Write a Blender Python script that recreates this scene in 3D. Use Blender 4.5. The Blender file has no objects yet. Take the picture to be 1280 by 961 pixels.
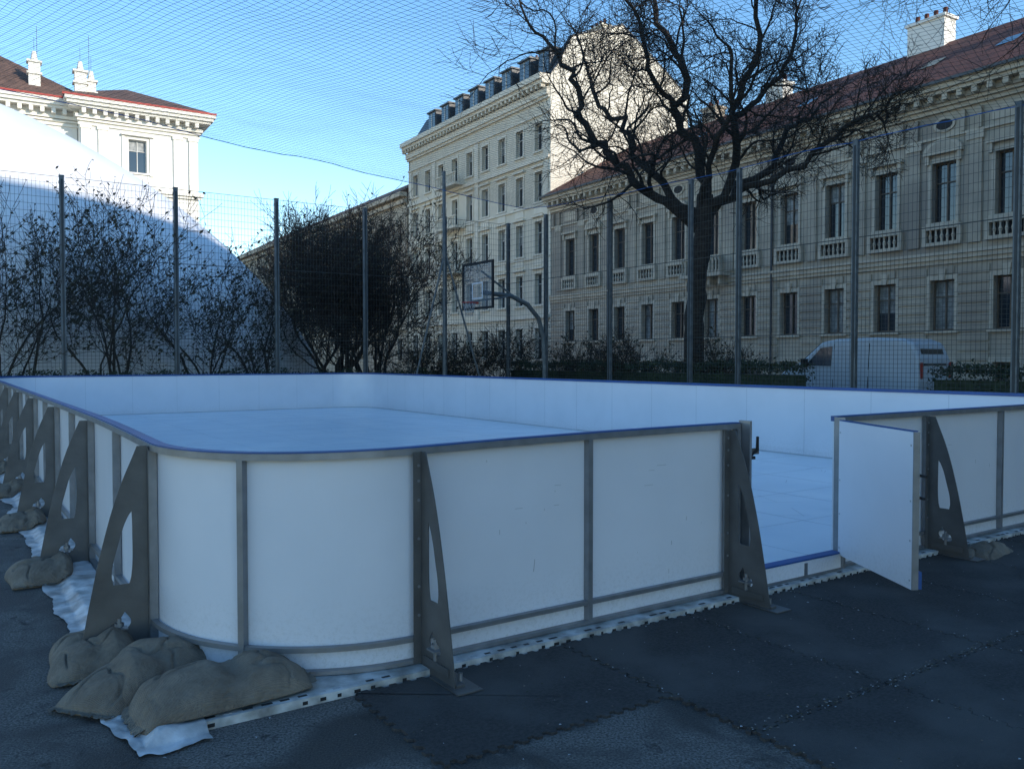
import bpy, math, random
from mathutils import Vector, Matrix, noise
R = random.Random(7)
TH = math.radians(34.1)
S0 = Vector((-0.47, 4.30, 0.0))          # rink frame origin: start of the straight front wall
RM = Matrix.Translation(S0) @ Matrix.Rotation(TH, 4, 'Z')   # (u,v,z) rink frame -> world
BM = Matrix.Translation(S0) @ Matrix.Rotation(math.radians(31.96), 4, 'Z') @ Matrix.Translation((-.6,1.3,0))  # street frame
scn = bpy.context.scene
col = scn.collection

# ------------------------------------------------------------------ materials
def newmat(name):
    m = bpy.data.materials.new(name); m.use_nodes = True
    nt = m.node_tree; b = nt.nodes['Principled BSDF']
    return m, nt, b
def M(name, c1, c2=None, rough=.6, scale=3., metal=0., bump=0., bscale=40., spec=.5, c3=None, s3=.3, lo=.35, hi=.65, l3=.48, h3=.64, dirt=None):
    m, nt, b = newmat(name)
    N = nt.nodes; Lk = nt.links
    tc = N.new('ShaderNodeTexCoord')
    b.inputs['Roughness'].default_value = rough
    b.inputs['Metallic'].default_value = metal
    b.inputs['Specular IOR Level'].default_value = spec
    c2 = c2 or tuple(x*.8 for x in c1)
    no = N.new('ShaderNodeTexNoise'); no.inputs['Scale'].default_value = scale; no.inputs['Detail'].default_value = 7
    Lk.new(tc.outputs['Object'], no.inputs['Vector'])
    rp = N.new('ShaderNodeValToRGB')
    rp.color_ramp.elements[0].position = lo; rp.color_ramp.elements[1].position = hi
    rp.color_ramp.elements[0].color = (*c2, 1); rp.color_ramp.elements[1].color = (*c1, 1)
    Lk.new(no.outputs['Fac'], rp.inputs['Fac'])
    out = rp.outputs['Color']
    if c3:
        n3 = N.new('ShaderNodeTexNoise'); n3.inputs['Scale'].default_value = s3; n3.inputs['Detail'].default_value = 5
        Lk.new(tc.outputs['Object'], n3.inputs['Vector'])
        r3 = N.new('ShaderNodeValToRGB'); r3.color_ramp.elements[0].position = l3; r3.color_ramp.elements[1].position = h3
        Lk.new(n3.outputs['Fac'], r3.inputs['Fac'])
        mx = N.new('ShaderNodeMixRGB'); mx.inputs[2].default_value = (*c3, 1)
        Lk.new(r3.outputs['Color'], mx.inputs[0]); Lk.new(out, mx.inputs[1]); out = mx.outputs[0]
    if dirt:
        sx = N.new('ShaderNodeSeparateXYZ'); Lk.new(tc.outputs['Object'], sx.inputs[0])
        mr = N.new('ShaderNodeMapRange'); mr.inputs[1].default_value=0; mr.inputs[2].default_value=dirt[1]; mr.inputs[3].default_value=.6; mr.inputs[4].default_value=0
        Lk.new(sx.outputs['Z'], mr.inputs[0])
        nd = N.new('ShaderNodeTexNoise'); nd.inputs['Scale'].default_value=45; nd.inputs['Detail'].default_value=6; nd.inputs['Roughness'].default_value=.75; Lk.new(tc.outputs['Object'], nd.inputs['Vector'])
        rd = N.new('ShaderNodeValToRGB'); rd.color_ramp.elements[0].position=.48; rd.color_ramp.elements[1].position=.75; Lk.new(nd.outputs['Fac'], rd.inputs['Fac'])
        mu = N.new('ShaderNodeMath'); mu.operation='MULTIPLY'; Lk.new(mr.outputs[0], mu.inputs[0]); Lk.new(rd.outputs['Color'], mu.inputs[1])
        mx = N.new('ShaderNodeMixRGB'); mx.inputs[2].default_value=(*dirt[0],1); Lk.new(mu.outputs[0], mx.inputs[0]); Lk.new(out, mx.inputs[1]); out = mx.outputs[0]
    Lk.new(out, b.inputs['Base Color'])
    if bump:
        nb = N.new('ShaderNodeTexNoise'); nb.inputs['Scale'].default_value = bscale; nb.inputs['Detail'].default_value = 6
        Lk.new(tc.outputs['Object'], nb.inputs['Vector'])
        bp = N.new('ShaderNodeBump'); bp.inputs['Strength'].default_value = bump; bp.inputs['Distance'].default_value = .02
        Lk.new(nb.outputs['Fac'], bp.inputs['Height']); Lk.new(bp.outputs['Normal'], b.inputs['Normal'])
    return m
m_board = M('white_board', (.72,.72,.76), (.67,.675,.715), rough=.35, scale=1.5, bump=.03, bscale=3, lo=.3, hi=.6, dirt=((.34,.33,.31),.45))
m_ice = M('synthetic_ice', (.80,.83,.86), (.70,.75,.80), rough=.3, scale=1.2, bump=.05, bscale=8)
m_steel = M('galvanised_steel', (.29,.295,.31), (.225,.23,.24), rough=.45, scale=9, metal=.6, bump=.04, bscale=60)
m_plate = M('stanchion_steel', (.155,.152,.150), (.105,.102,.100), rough=.5, scale=4, metal=.5, bump=.05, bscale=60)
m_blue = M('blue_cap', (.025,.09,.28), (.02,.07,.22), rough=.45)
m_dark = M('dark_gap', (.02,.02,.022), rough=.8)
m_seam = M('seam_grey', (.45,.47,.5), rough=.7)
m_mark = M('scuff_mark', (.50,.51,.53), rough=.7)
m_slab = M('base_tile_white', (.60,.61,.61), (.22,.22,.21), rough=.6, scale=9, bump=.2)
m_tarp = M('white_plastic', (.62,.63,.65), (.26,.26,.26), rough=.35, scale=7, bump=.6, bscale=10)
m_rub = M('rubber_mat', (.058,.056,.056), (.034,.033,.034), rough=.9, scale=60, bump=.5, bscale=160, c3=(.076,.074,.073), s3=1.3, spec=.3)
m_road = M('road_asphalt', (.06,.06,.063), (.04,.04,.042), rough=.9, scale=30, bump=.4)
m_walk = M('pavement_stone', (.20,.195,.185), (.14,.14,.135), rough=.9, scale=4, bump=.2)
m_soil = M('soil', (.05,.042,.03), (.03,.04,.018), rough=1, scale=3, bump=.6, bscale=20)
m_fence = M('fence_post_steel', (.17,.19,.20), (.11,.125,.135), rough=.55, scale=6, metal=.3)
m_wire = M('fence_wire', (.045,.052,.055), rough=.6)
m_net = M('net_cord', (.03,.06,.075), rough=.8)
m_rope = M('blue_rope', (.03,.14,.42), rough=.7)
m_bark = M('bark', (.045,.036,.029), (.018,.015,.012), rough=.95, scale=9, bump=.8, bscale=30)
m_twig = M('twig', (.042,.032,.025), (.026,.020,.016), rough=.95, scale=3)
m_leafd = M('dry_leaf', (.06,.050,.025), (.03,.032,.016), rough=.8, scale=2)
m_leafg = M('hedge_leaf', (.035,.055,.022), (.018,.030,.014), rough=.7, scale=2)
m_stone = M('grey_stucco', (.47,.405,.315), (.37,.32,.252), rough=.9, scale=1.2, bump=.2, bscale=15, c3=(.29,.25,.205), s3=.22)
m_stoneL = M('stucco_trim', (.55,.475,.37), (.43,.375,.30), rough=.9, scale=2, bump=.2, bscale=20)
m_cream = M('cream_stucco', (.64,.58,.465), (.56,.505,.41), rough=.9, scale=.8, bump=.1, bscale=15)
m_creamT = M('cream_trim', (.71,.65,.54), (.61,.555,.455), rough=.9, scale=2)
m_fire = M('firewall_plaster', (.79,.73,.61), (.69,.635,.53), rough=.95, scale=.5, bump=.1)
m_white = M('white_stucco', (.80,.78,.72), (.72,.70,.64), rough=.9, scale=.9, bump=.1)
m_whiteT = M('white_trim', (.80,.77,.69), (.72,.69,.61), rough=.9, scale=2)
m_dome = M('dome_membrane', (.80,.81,.82), (.72,.73,.75), rough=.45, scale=.5, bump=.15, bscale=.9)
m_glass = M('window_glass', (.022,.028,.036), (.035,.045,.055), rough=.06, scale=.3, spec=.9)
m_curt = M('window_curtain', (.30,.31,.30), (.12,.13,.13), rough=.35, scale=4)
m_frame = M('window_frame', (.16,.12,.085), (.10,.075,.055), rough=.6)
m_framew = M('white_window_frame', (.6,.59,.55), rough=.6)
def ground_mat():
    m, nt, b = newmat('asphalt'); N=nt.nodes; Lk=nt.links
    tc=N.new('ShaderNodeTexCoord')
    def nz(s,d=6,r=.5,dist=0):
        n=N.new('ShaderNodeTexNoise'); n.inputs['Scale'].default_value=s; n.inputs['Detail'].default_value=d; n.inputs['Roughness'].default_value=r; n.inputs['Distortion'].default_value=dist
        Lk.new(tc.outputs['Object'],n.inputs['Vector']); return n.outputs['Fac']
    def ramp(i,p0,p1,c0,c1):
        r=N.new('ShaderNodeValToRGB'); r.color_ramp.elements[0].position=p0; r.color_ramp.elements[1].position=p1
        r.color_ramp.elements[0].color=(*c0,1); r.color_ramp.elements[1].color=(*c1,1); Lk.new(i,r.inputs['Fac']); return r.outputs['Color']
    def mix(f,a,b_):
        x=N.new('ShaderNodeMixRGB'); Lk.new(f,x.inputs[0]); Lk.new(a,x.inputs[1]); Lk.new(b_,x.inputs[2]); return x.outputs[0]
    base=ramp(nz(85,4,.7),.38,.62,(.050,.048,.046),(.21,.203,.195))
    dark=ramp(nz(110,3,.7),.38,.66,(.018,.018,.018),(.075,.073,.071))
    f=ramp(nz(1.15,6,.62,.6),.44,.56,(0,0,0),(1,1,1))
    c=mix(f,base,dark)
    st=ramp(nz(4.5,6,.68,1.2),.58,.68,(0,0,0),(.9,.9,.9)); blk=ramp(nz(3,2),.0,1.,(.016,.016,.017),(.024,.024,.024))
    c=mix(st,c,blk); Lk.new(c,b.inputs['Base Color'])
    rr=N.new('ShaderNodeMapRange'); Lk.new(f,rr.inputs[0]); rr.inputs[3].default_value=.95; rr.inputs[4].default_value=.65; Lk.new(rr.outputs[0],b.inputs['Roughness'])
    bp=N.new('ShaderNodeBump'); bp.inputs['Strength'].default_value=1.0; bp.inputs['Distance'].default_value=.012; Lk.new(nz(110,3,.7),bp.inputs['Height']); Lk.new(bp.outputs[0],b.inputs['Normal'])
    return m
m_asph=ground_mat()
def tile_mat(name, ca, cb):
    m, nt, b = newmat(name); N = nt.nodes; Lk = nt.links
    tc = N.new('ShaderNodeTexCoord')
    br = N.new('ShaderNodeTexNoise'); br.inputs['Scale'].default_value = 1.1; br.inputs['Detail'].default_value = 8
    n2 = N.new('ShaderNodeTexNoise'); n2.inputs['Scale'].default_value = 9; n2.inputs['Detail'].default_value = 3
    Lk.new(tc.outputs['Object'], br.inputs['Vector']); Lk.new(tc.outputs['Object'], n2.inputs['Vector'])
    ad = N.new('ShaderNodeMath'); ad.operation = 'ADD'; Lk.new(br.outputs['Fac'], ad.inputs[0]); Lk.new(n2.outputs['Fac'], ad.inputs[1])
    rp = N.new('ShaderNodeValToRGB'); rp.color_ramp.elements[0].position = .4; rp.color_ramp.elements[1].position = .62
    ha = N.new('ShaderNodeMath'); ha.operation = 'MULTIPLY'; ha.inputs[1].default_value = .5; Lk.new(ad.outputs[0], ha.inputs[0])
    rp.color_ramp.elements[0].color = (*ca, 1); rp.color_ramp.elements[1].color = (*cb, 1)
    Lk.new(ha.outputs[0], rp.inputs['Fac']); Lk.new(rp.outputs[0], b.inputs['Base Color'])
    wv = N.new('ShaderNodeTexWave'); wv.bands_direction = 'Z'; wv.inputs['Scale'].default_value = 2.2
    wy = N.new('ShaderNodeTexWave'); wy.bands_direction = 'Y'; wy.inputs['Scale'].default_value = 1.6
    Lk.new(tc.outputs['Object'], wv.inputs['Vector']); Lk.new(tc.outputs['Object'], wy.inputs['Vector'])
    a2 = N.new('ShaderNodeMath'); a2.operation = 'ADD'; Lk.new(wv.outputs['Fac'], a2.inputs[0]); Lk.new(wy.outputs['Fac'], a2.inputs[1])
    bp = N.new('ShaderNodeBump'); bp.inputs['Strength'].default_value = .8; bp.inputs['Distance'].default_value = .05
    Lk.new(a2.outputs[0], bp.inputs['Height']); Lk.new(bp.outputs['Normal'], b.inputs['Normal'])
    b.inputs['Roughness'].default_value = .85
    return m
m_tile = tile_mat('roof_tiles', (.075,.026,.018), (.190,.060,.036))
m_tile2 = tile_mat('brown_roof_tiles', (.10,.06,.045), (.19,.11,.08))
m_slate = M('dark_metal_roof', (.075,.08,.09), (.045,.05,.055), rough=.5, scale=1.5)
m_redtrim = M('red_gutter', (.42,.05,.035), rough=.6)
def burlap():
    m, nt, b = newmat('burlap'); N = nt.nodes; Lk = nt.links
    tc = N.new('ShaderNodeTexCoord')
    no = N.new('ShaderNodeTexNoise'); no.inputs['Scale'].default_value = 5; no.inputs['Detail'].default_value = 10; no.inputs['Roughness'].default_value = .7
    Lk.new(tc.outputs['Object'], no.inputs['Vector'])
    rp = N.new('ShaderNodeValToRGB'); rp.color_ramp.elements[0].position = .32; rp.color_ramp.elements[1].position = .66
    rp.color_ramp.elements[0].color = (.135,.108,.084, 1); rp.color_ramp.elements[1].color = (.28,.235,.185, 1)
    Lk.new(no.outputs['Fac'], rp.inputs['Fac'])
    h = None
    for d in 'XY':
        w = N.new('ShaderNodeTexWave'); w.bands_direction = d; w.inputs['Scale'].default_value = 62; w.inputs['Distortion'].default_value = .8; w.inputs['Detail Scale'].default_value=2
        Lk.new(tc.outputs['Object'], w.inputs['Vector'])
        if h is None: h = w.outputs['Fac']
        else:
            a = N.new('ShaderNodeMath'); a.operation = 'MULTIPLY'; Lk.new(h, a.inputs[0]); Lk.new(w.outputs['Fac'], a.inputs[1]); h = a.outputs[0]
    r2 = N.new('ShaderNodeMapRange'); Lk.new(h, r2.inputs[0]); r2.inputs[2].default_value=1; r2.inputs[3].default_value=.85; r2.inputs[4].default_value=1.12
    mm = N.new('ShaderNodeMixRGB'); mm.blend_type='MULTIPLY'; mm.inputs[0].default_value=1; Lk.new(rp.outputs[0],mm.inputs[1]); Lk.new(r2.outputs[0],mm.inputs[2])
    Lk.new(mm.outputs[0], b.inputs['Base Color'])
    n2 = N.new('ShaderNodeTexNoise'); n2.inputs['Scale'].default_value = 9; n2.inputs['Detail'].default_value = 3; n2.inputs['Distortion'].default_value = 2.5
    Lk.new(tc.outputs['Object'], n2.inputs['Vector'])
    mu = N.new('ShaderNodeMath'); mu.operation = 'MULTIPLY'; mu.inputs[1].default_value = 6; Lk.new(n2.outputs['Fac'], mu.inputs[0])
    a = N.new('ShaderNodeMath'); a.operation = 'ADD'; Lk.new(h, a.inputs[0]); Lk.new(mu.outputs[0], a.inputs[1])
    bp = N.new('ShaderNodeBump'); bp.inputs['Strength'].default_value = .55; bp.inputs['Distance'].default_value = .010
    Lk.new(a.outputs[0], bp.inputs['Height']); Lk.new(bp.outputs['Normal'], b.inputs['Normal'])
    b.inputs['Roughness'].default_value = .95
    return m
m_bag = burlap()

# ------------------------------------------------------------------ mesh helpers
class MB:
    def __init__(s): s.V = []; s.F = []; s.I = []; s.mats = []
    def mi(s, m):
        if m not in s.mats: s.mats.append(m)
        return s.mats.index(m)
    def add(s, vs, fs, m):
        o = len(s.V); s.V += [tuple(v) for v in vs]; k = s.mi(m)
        for f in fs: s.F.append(tuple(o+i for i in f)); s.I.append(k)
    def box(s, a, b, m):
        x0,y0,z0 = a; x1,y1,z1 = b
        s.add([(x0,y0,z0),(x1,y0,z0),(x1,y1,z0),(x0,y1,z0),(x0,y0,z1),(x1,y0,z1),(x1,y1,z1),(x0,y1,z1)], BF, m)
    def obj(s, name, parent=None, mw=None, smooth=False, fix=True):
        me = bpy.data.meshes.new(name)
        me.from_pydata(s.V, [], s.F)
        for m in s.mats: me.materials.append(m)
        me.polygons.foreach_set('material_index', s.I)
        if smooth: me.polygons.foreach_set('use_smooth', [True]*len(s.F))
        me.update()
        o = bpy.data.objects.new(name, me); col.objects.link(o)
        if parent: o.parent = parent
        elif mw is not None: o.matrix_world = mw
        return o
BF = [(0,3,2,1),(4,5,6,7),(0,1,5,4),(1,2,6,5),(2,3,7,6),(3,0,4,7)]
def empty(name, mw=None):
    e = bpy.data.objects.new(name, None); col.objects.link(e); e.empty_display_size = .3
    if mw is not None: e.matrix_world = mw
    return e
def tube(mb, pts, rad, n, m):
    k = mb.mi(m); o = len(mb.V)
    pts = [Vector(p) for p in pts]
    T = (pts[1]-pts[0]).normalized()
    A = T.orthogonal().normalized()
    cs = [(math.cos(2*math.pi*i/n), math.sin(2*math.pi*i/n)) for i in range(n)]
    L = len(pts)
    for j in range(L):
        if j: 
            T = (pts[min(j+1,L-1)]-pts[j-1]).normalized()
            A = (A - T*A.dot(T))
            A = A.normalized() if A.length > 1e-6 else T.orthogonal().normalized()
        Bv = T.cross(A); r = rad[j]; p = pts[j]
        for c, s_ in cs:
            q = p + A*(c*r) + Bv*(s_*r); mb.V.append((q.x,q.y,q.z))
    for j in range(L-1):
        for i in range(n):
            a = o+j*n+i; b = o+j*n+(i+1)%n
            mb.F.append((a,b,b+n,a+n)); mb.I.append(k)

# ------------------------------------------------------------------ ground
g = MB()
g.add([(-300,-200,0),(300,-200,0),(300,400,0),(-300,400,0)], [(0,1,2,3)], m_asph)
g.obj('ground')
g = MB(); 
g.box((16.2,-60,-.02),(21.0,120,.004), m_soil); g.obj('park_soil', mw=BM)
g = MB(); g.box((-60,23.2,-.02),(15.2,66,.005), m_soil); g.obj('garden_soil', mw=RM)
g = MB(); g.box((21.9,-60,-.02),(30.2,200,.006), m_road); g.obj('road', mw=BM)
g = MB(); g.box((30.2,-60,-.02),(33.5,200,.13), m_walk); g.obj('sidewalk', mw=BM)
g = MB(); g.box((21.6,-60,-.02),(21.9,200,.14), m_walk); g.obj('kerb', mw=BM)

# rubber mats with interlocking edges
def wob(t):
    x = (t/.075) % 1.0
    return .013 if x < .5 else -.013
def edge(p, q, side):
    p = Vector(p); q = Vector(q); d = (q-p); L = d.length; d /= L
    nrm = Vector((d.y,-d.x)); out = []
    horiz = abs(d.x) > abs(d.y)
    N_ = int(L/.0375)
    for i in range(N_):
        for e in (.12,.88):
            c = p + d*(L*(i+e)/N_)
            t0 = (p+d*(L*(i+.5)/N_)); t0 = t0.x if horiz else t0.y
            w = wob(t0)
            ax = Vector((0,1)) if horiz else Vector((1,0))
            c = c + ax*w - nrm*.0035
            out.append((c.x,c.y))
    return out
mat_mb = MB()
def rmat(u0,v0,u1,v1):
    z = .014 + R.uniform(-.0015,.002)
    pts = edge((u0,v0),(u1,v0),0)+edge((u1,v0),(u1,v1),0)+edge((u1,v1),(u0,v1),0)+edge((u0,v1),(u0,v0),0)
    n = len(pts); t = R.uniform(-.003,.003)
    vs = [(x,y,z+t*(x-u0)) for x,y in pts]+[(x,y,-.01) for x,y in pts]
    mat_mb.add(vs, [tuple(range(n))]+[(i,i+n,(i+1)%n+n,(i+1)%n) for i in range(n)], m_rub)
rmat(-.42,-.97,.82,-.11)
us = [.82+.98*i for i in range(0,9)]
for i in range(8):
    rmat(us[i],-1.46,us[i+1],-.11)
    rmat(us[i],-2.44,us[i+1],-1.46)
    if i>0: rmat(us[i],-3.42,us[i+1],-2.44)
    if i>1: rmat(us[i],-4.40,us[i+1],-3.42)
mat_mb.box((-.40,-.95,-.01),(.80,-.12,.003),m_dark)
mat_mb.box((.84,-2.42,-.01),(us[8]-.02,-.12,.0035),m_dark)
mat_mb.obj('rubber_mats', mw=RM)
db = MB()
for i in range(2800):
    if R.random()<.55:
        u = R.choice(us[:6]) + R.gauss(0,.02); v = R.uniform(-3.2,-.15)
        if R.random()<.5: v = -1.46+R.gauss(0,.02); u = R.uniform(.8,6.5)
    else:
        u = R.uniform(-3,7); v = R.uniform(-3,.0) if u>-.4 else R.uniform(-3,3)
        if u<-.9 and v>-.1: u -= .7
    s = R.uniform(.003,.009); a = R.uniform(0,6.3); z = .021 if u>-.42 else .004
    c, sn = math.cos(a)*s, math.sin(a)*s
    db.add([(u+c,v+sn,z),(u-sn*.6,v+c*.6,z+.003),(u-c,v-sn,z),(u+sn*.6,v-c*.6,z+.001)], [(0,1,2,3)], R.choice([m_seam,m_leafd,m_walk,m_bag,m_soil,m_soil,m_leafd]))
db.obj('leaf_litter', mw=RM)

# ------------------------------------------------------------------ rink
RAD = 1.086; UL = -RAD; UR = 9.15; VB = 21.0
path = []
def straight(p, q, n, step=.5):
    p=Vector(p);q=Vector(q);L=(q-p).length;k=max(1,int(L/step))
    for i in range(k+1):
        c=p+(q-p)*(i/k); path.append((c.x,c.y,n[0],n[1]))
def arc(cx,cy,a0,a1,k=48):
    for i in range(1,k):
        a=math.radians(a0+(a1-a0)*i/k); path.append((cx+RAD*math.cos(a),cy+RAD*math.sin(a),math.cos(a),math.sin(a)))
straight((2.42,0),(0,0),(0,-1)); arc(0,RAD,270,180)
straight((UL,RAD),(UL,VB-RAD),(-1,0)); arc(0,VB-RAD,180,90)
straight((0,VB),(UR-RAD,VB),(0,1)); arc(UR-RAD,VB-RAD,90,0)
straight((UR,VB-RAD),(UR,RAD),(1,0)); arc(UR-RAD,RAD,360,270)
straight((UR-RAD,0),(3.50,0),(0,-1))
def sagz(u,v,z): return z*(1-.03*math.exp(-((u+.95)**2+(v-.5)**2)/2.2))
def sweep(mb, path, d0, d1, z0, z1, m):
    vs=[]
    for u,v,nu,nv in path:
        for d,z in ((d0,z0),(d1,z0),(d1,z1),(d0,z1)):
            uu=u+nu*d; vv=v+nv*d; vs.append((uu,vv,sagz(uu,vv,z)))
    fs=[]
    n=len(path)
    for i in range(n-1):
        for j in range(4):
            a=i*4+j;b=i*4+(j+1)%4; fs.append((a,a+4,b+4,b))
    fs.append((0,1,2,3)); e=(n-1)*4; fs.append((e+3,e+2,e+1,e))
    mb.add(vs,fs,m)
rink = empty('ice_rink', RM)
b = MB()
sweep(b,path,-.052,-.040,.18,1.135,m_board)
sweep(b,path,-.046,-.034,.05,.178,m_board)
ob=b.obj('board_panels',rink)
b = MB()
sweep(b,path,-.040,.004,1.135,1.170,m_steel)
sweep(b,path,-.030,.003,.160,.185,m_steel)
sweep(b,path,-.033,.006,.046,.066,m_steel)
def post(mb,u,v,nu,nv,w=.032,z0=.066,z1=1.135,d0=-.036,d1=.008,m=None):
    tu,tv=-nv,nu
    vs=[]
    for z in (z0,z1):
        for a,d in ((-w/2,d0),(w/2,d0),(w/2,d1),(-w/2,d1)):
            uu=u+tu*a+nu*d;vv=v+tv*a+nv*d; vs.append((uu,vv,sagz(uu,vv,z)))
    mb.add(vs,[(0,3,2,1),(4,5,6,7),(0,1,5,4),(1,2,6,5),(2,3,7,6),(3,0,4,7)],m or m_steel)
stan=[]
for u in (0,2.30): stan.append((u,0,0,-1))
posts=[(0,0,0,-1),(1.12,0,0,-1),(2.30,0,0,-1),(2.40,0,0,-1)]
a=math.radians(222); posts.append((RAD*math.cos(a),RAD+RAD*math.sin(a),math.cos(a),math.sin(a)))
k=0; v=RAD
while v<VB-RAD+.1:
    posts.append((UL,v,-1,0)); posts.append((UR,v,1,0))
    if k%2==0: stan.append((UL,v,-1,0)); stan.append((UR,v,1,0))
    v+=1.135;k+=1
for i in range(8):
    u=i*1.15; posts.append((u,VB,0,1))
    if i%2==0: stan.append((u,VB,0,1))
for u in (3.52,4.70,5.92,7.05,8.06): posts.append((u,0,0,-1))
for u in (4.70,7.05): stan.append((u,0,0,-1))
for p in posts: post(b,*p)
b.obj('steel_frame',rink)
b=MB(); sweep(b,path,-.070,-.041,1.137,1.176,m_blue); sweep(b,path,-.0405,-.004,1.1705,1.178,m_blue); b.obj('blue_cap_rail',rink)
b=MB()
for i,p in enumerate(posts):
    post(b,*p,w=.004,z0=.12,z1=1.13,d0=-.0535,d1=-.0525,m=m_seam)
sweep(b,path,-.058,-.0525,.10,.118,m_seam)
b.obj('board_seams',rink)
b=MB()
def bolt(u,v,nu,nv,z,r=.008,off=.0):
    tu,tv=-nv,nu; n=8; vs=[];d=off
    for dd in (d,d+.006):
        for i in range(n):
            a=2*math.pi*i/n; vs.append((u+nu*dd+tu*r*math.cos(a),v+nv*dd+tv*r*math.cos(a),sagz(u,v,z)+r*math.sin(a)))
    b.add(vs,[tuple(range(n)),tuple(range(2*n-1,n-1,-1))]+[(i,(i+1)%n,(i+1)%n+n,i+n) for i in range(n)],m_steel)
for p in stan:
    for z in (.30,.45,.7,.9,1.0,1.08): bolt(p[0]+(-p[3])*-.016,p[1]+p[2]*-.016,p[2],p[3],z,off=.012)
b.obj('bolts',rink)
b=MB()
for p0,p1 in ((0.05,1.08),(1.17,2.25),(3.6,4.65),(4.78,5.88)):
    for i in range(5):
        u=R.uniform(p0,p1-.05); z=R.uniform(.22,1.05); l_=R.uniform(.005,.04)
        b.box((u,.0393,z),(u+R.uniform(.002,.005),.0399,z+l_),m_mark)
    for i in range(3):
        u=R.uniform(p0,p1-.12); z=R.uniform(.75,1.05); l_=R.uniform(.03,.09); b.box((u,.0393,z),(u+l_,.0398,z+.003),m_mark)
b.add([(.74,.0394,.40),(.744,.0394,.40),(.752,.0394,.47),(.749,.0394,.47)],[(0,1,2,3)],m_steel)
b.obj('panel_marks',rink)
b=MB()
ring=[(u-nu*.05,v-nv*.05) for u,v,nu,nv in path]
b.add([(x,y,.10) for x,y in ring],[tuple(range(len(ring)-1,-1,-1))],m_ice)
b.add([(2.40,-.02,.097),(3.52,-.02,.097),(3.52,.06,.097),(2.40,.06,.097)],[(0,1,2,3)],m_ice)
b.obj('ice_surface',rink)
b=MB()
for i in range(1,9): b.box((UL+i*1.14,.08,.1005),(UL+i*1.14+.003,VB-.08,.1012),m_seam)
for i in range(1,19): b.box((UL+.08,i*1.14,.1006),(UR-.08,i*1.14+.003,.1013),m_seam)
for i in range(420):
    u=R.uniform(-.9,8.9); v=R.uniform(.2,20); a=R.uniform(0,3.14); L_=R.uniform(.05,.5); c=math.cos(a)*L_; s=math.sin(a)*L_
    if not(-.9<u+c<8.9 and .2<v+s<20): continue
    b.add([(u,v,.1016),(u+c,v+s,.1016),(u+c-.004*math.sin(a),v+s+.004*math.cos(a),.1016),(u-.004*math.sin(a),v+.004*math.cos(a),.1016)],[(0,1,2,3)],m_seam)
b.obj('ice_tile_joints',rink)
b=MB(); b.box((UL-.20,-.105,0.0),(UR+.15,VB+.15,.040),m_slab); 
b.obj('base_tiles',rink)
b=MB()
u=UL-.1
while u<UR:
    w=R.uniform(.03,.055)
    if R.random()<.75: b.box((u,-.080,.0395),(u+w,-.062,.0415),R.choice([m_dark,m_rub,m_seam]))
    if R.random()<.7: b.box((u+.01,-.107,.010),(u+w*.8,-.104,.026),m_dark)
    u+=.085
b.obj('base_tile_slots',rink)
b=MB()
b.box((2.43,-.045,.045),(3.48,-.03,.165),m_board); b.box((2.43,-.05,.166),(3.48,.03,.178),m_blue)
b.box((2.43,-.048,.042),(3.48,.004,.062),m_steel); b.box((2.43,-.03,.150),(3.48,.002,.165),m_steel)
b.box((3.05,-.03,.062),(3.08,.0,.150),m_steel)
b.box((3.05,-.052,.062),(3.08,-.0455,.150),m_steel)
b.obj('gate_threshold',rink)
b=MB()
b.box((2.425,-.075,.06),(2.445,.02,1.19),m_steel); b.box((3.475,-.07,.06),(3.497,.02,1.17),m_steel)
b.box((2.446,-.06,.93),(2.50,-.02,.95),m_dark); b.box((2.47,-.03,.95),(2.485,.08,.965),m_dark)
tube(b,[(2.47,-.02,.94),(2.53,-.05,.99),(2.52,-.06,1.08)],[.012,.012,.01],6,m_dark)
b.box((2.446,-.04,.96),(2.56,-.025,1.00),m_plate)
b.obj('gate_latch',rink)
ddir=Vector((-.47,-.85)).normalized(); dn=Vector((ddir.y,-ddir.x))
if dn.x>0: dn=-dn
b=MB()
def dbox(s0,s1,d0,d1,z0,z1,m):
    vs=[]
    for z in (z0,z1):
        for s_,d in ((s0,d0),(s1,d0),(s1,d1),(s0,d1)):
            q=Vector((3.48,-.03))+ddir*s_*.97+dn*d; vs.append((q.x,q.y,z+.005))
    b.add(vs,BF,m)
dbox(.0,1.0,.0,.012,.15,1.14,m_board)
for s_ in (.0,.965): dbox(s_,s_+.035,-.035,-.001,.155,1.135,m_steel)
for z in (.155,1.10,.62): dbox(.036,.964,-.034,-.002,z,z+.03,m_steel)
dbox(.0,1.0,-.02,.010,1.141,1.149,m_blue)
dbox(1.001,1.008,-.03,.012,.15,1.14,m_steel)
dbox(.93,.995,-.06,-.036,.15,.26,m_blue)
dbox(.95,1.06,-.05,-.036,.86,.875,m_dark); dbox(.95,1.04,-.05,-.036,.72,.735,m_dark)
for z in (.3,.95): dbox(-.03,.05,-.045,-.036,z,z+.05,m_plate)
for z in (.2,.45,.7,1.05):
    for s_ in (.02,.98): dbox(s_-.006,s_+.006,.0125,.015,z,z+.012,m_seam)
b.obj('gate_door',rink)
def spl(cu,pts,cyc=True):
    s=cu.splines.new('BEZIER'); s.bezier_points.add(len(pts)-1)
    for p,(x,y,h) in zip(s.bezier_points,pts):
        p.co=(x,y,0); p.handle_left_type=p.handle_right_type=h
    s.use_cyclic_u=True
cu=bpy.data.curves.new('pl','CURVE'); cu.dimensions='2D'; cu.fill_mode='BOTH'; cu.extrude=.003; cu.resolution_u=8
V_='VECTOR';A_='AUTO'
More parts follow.
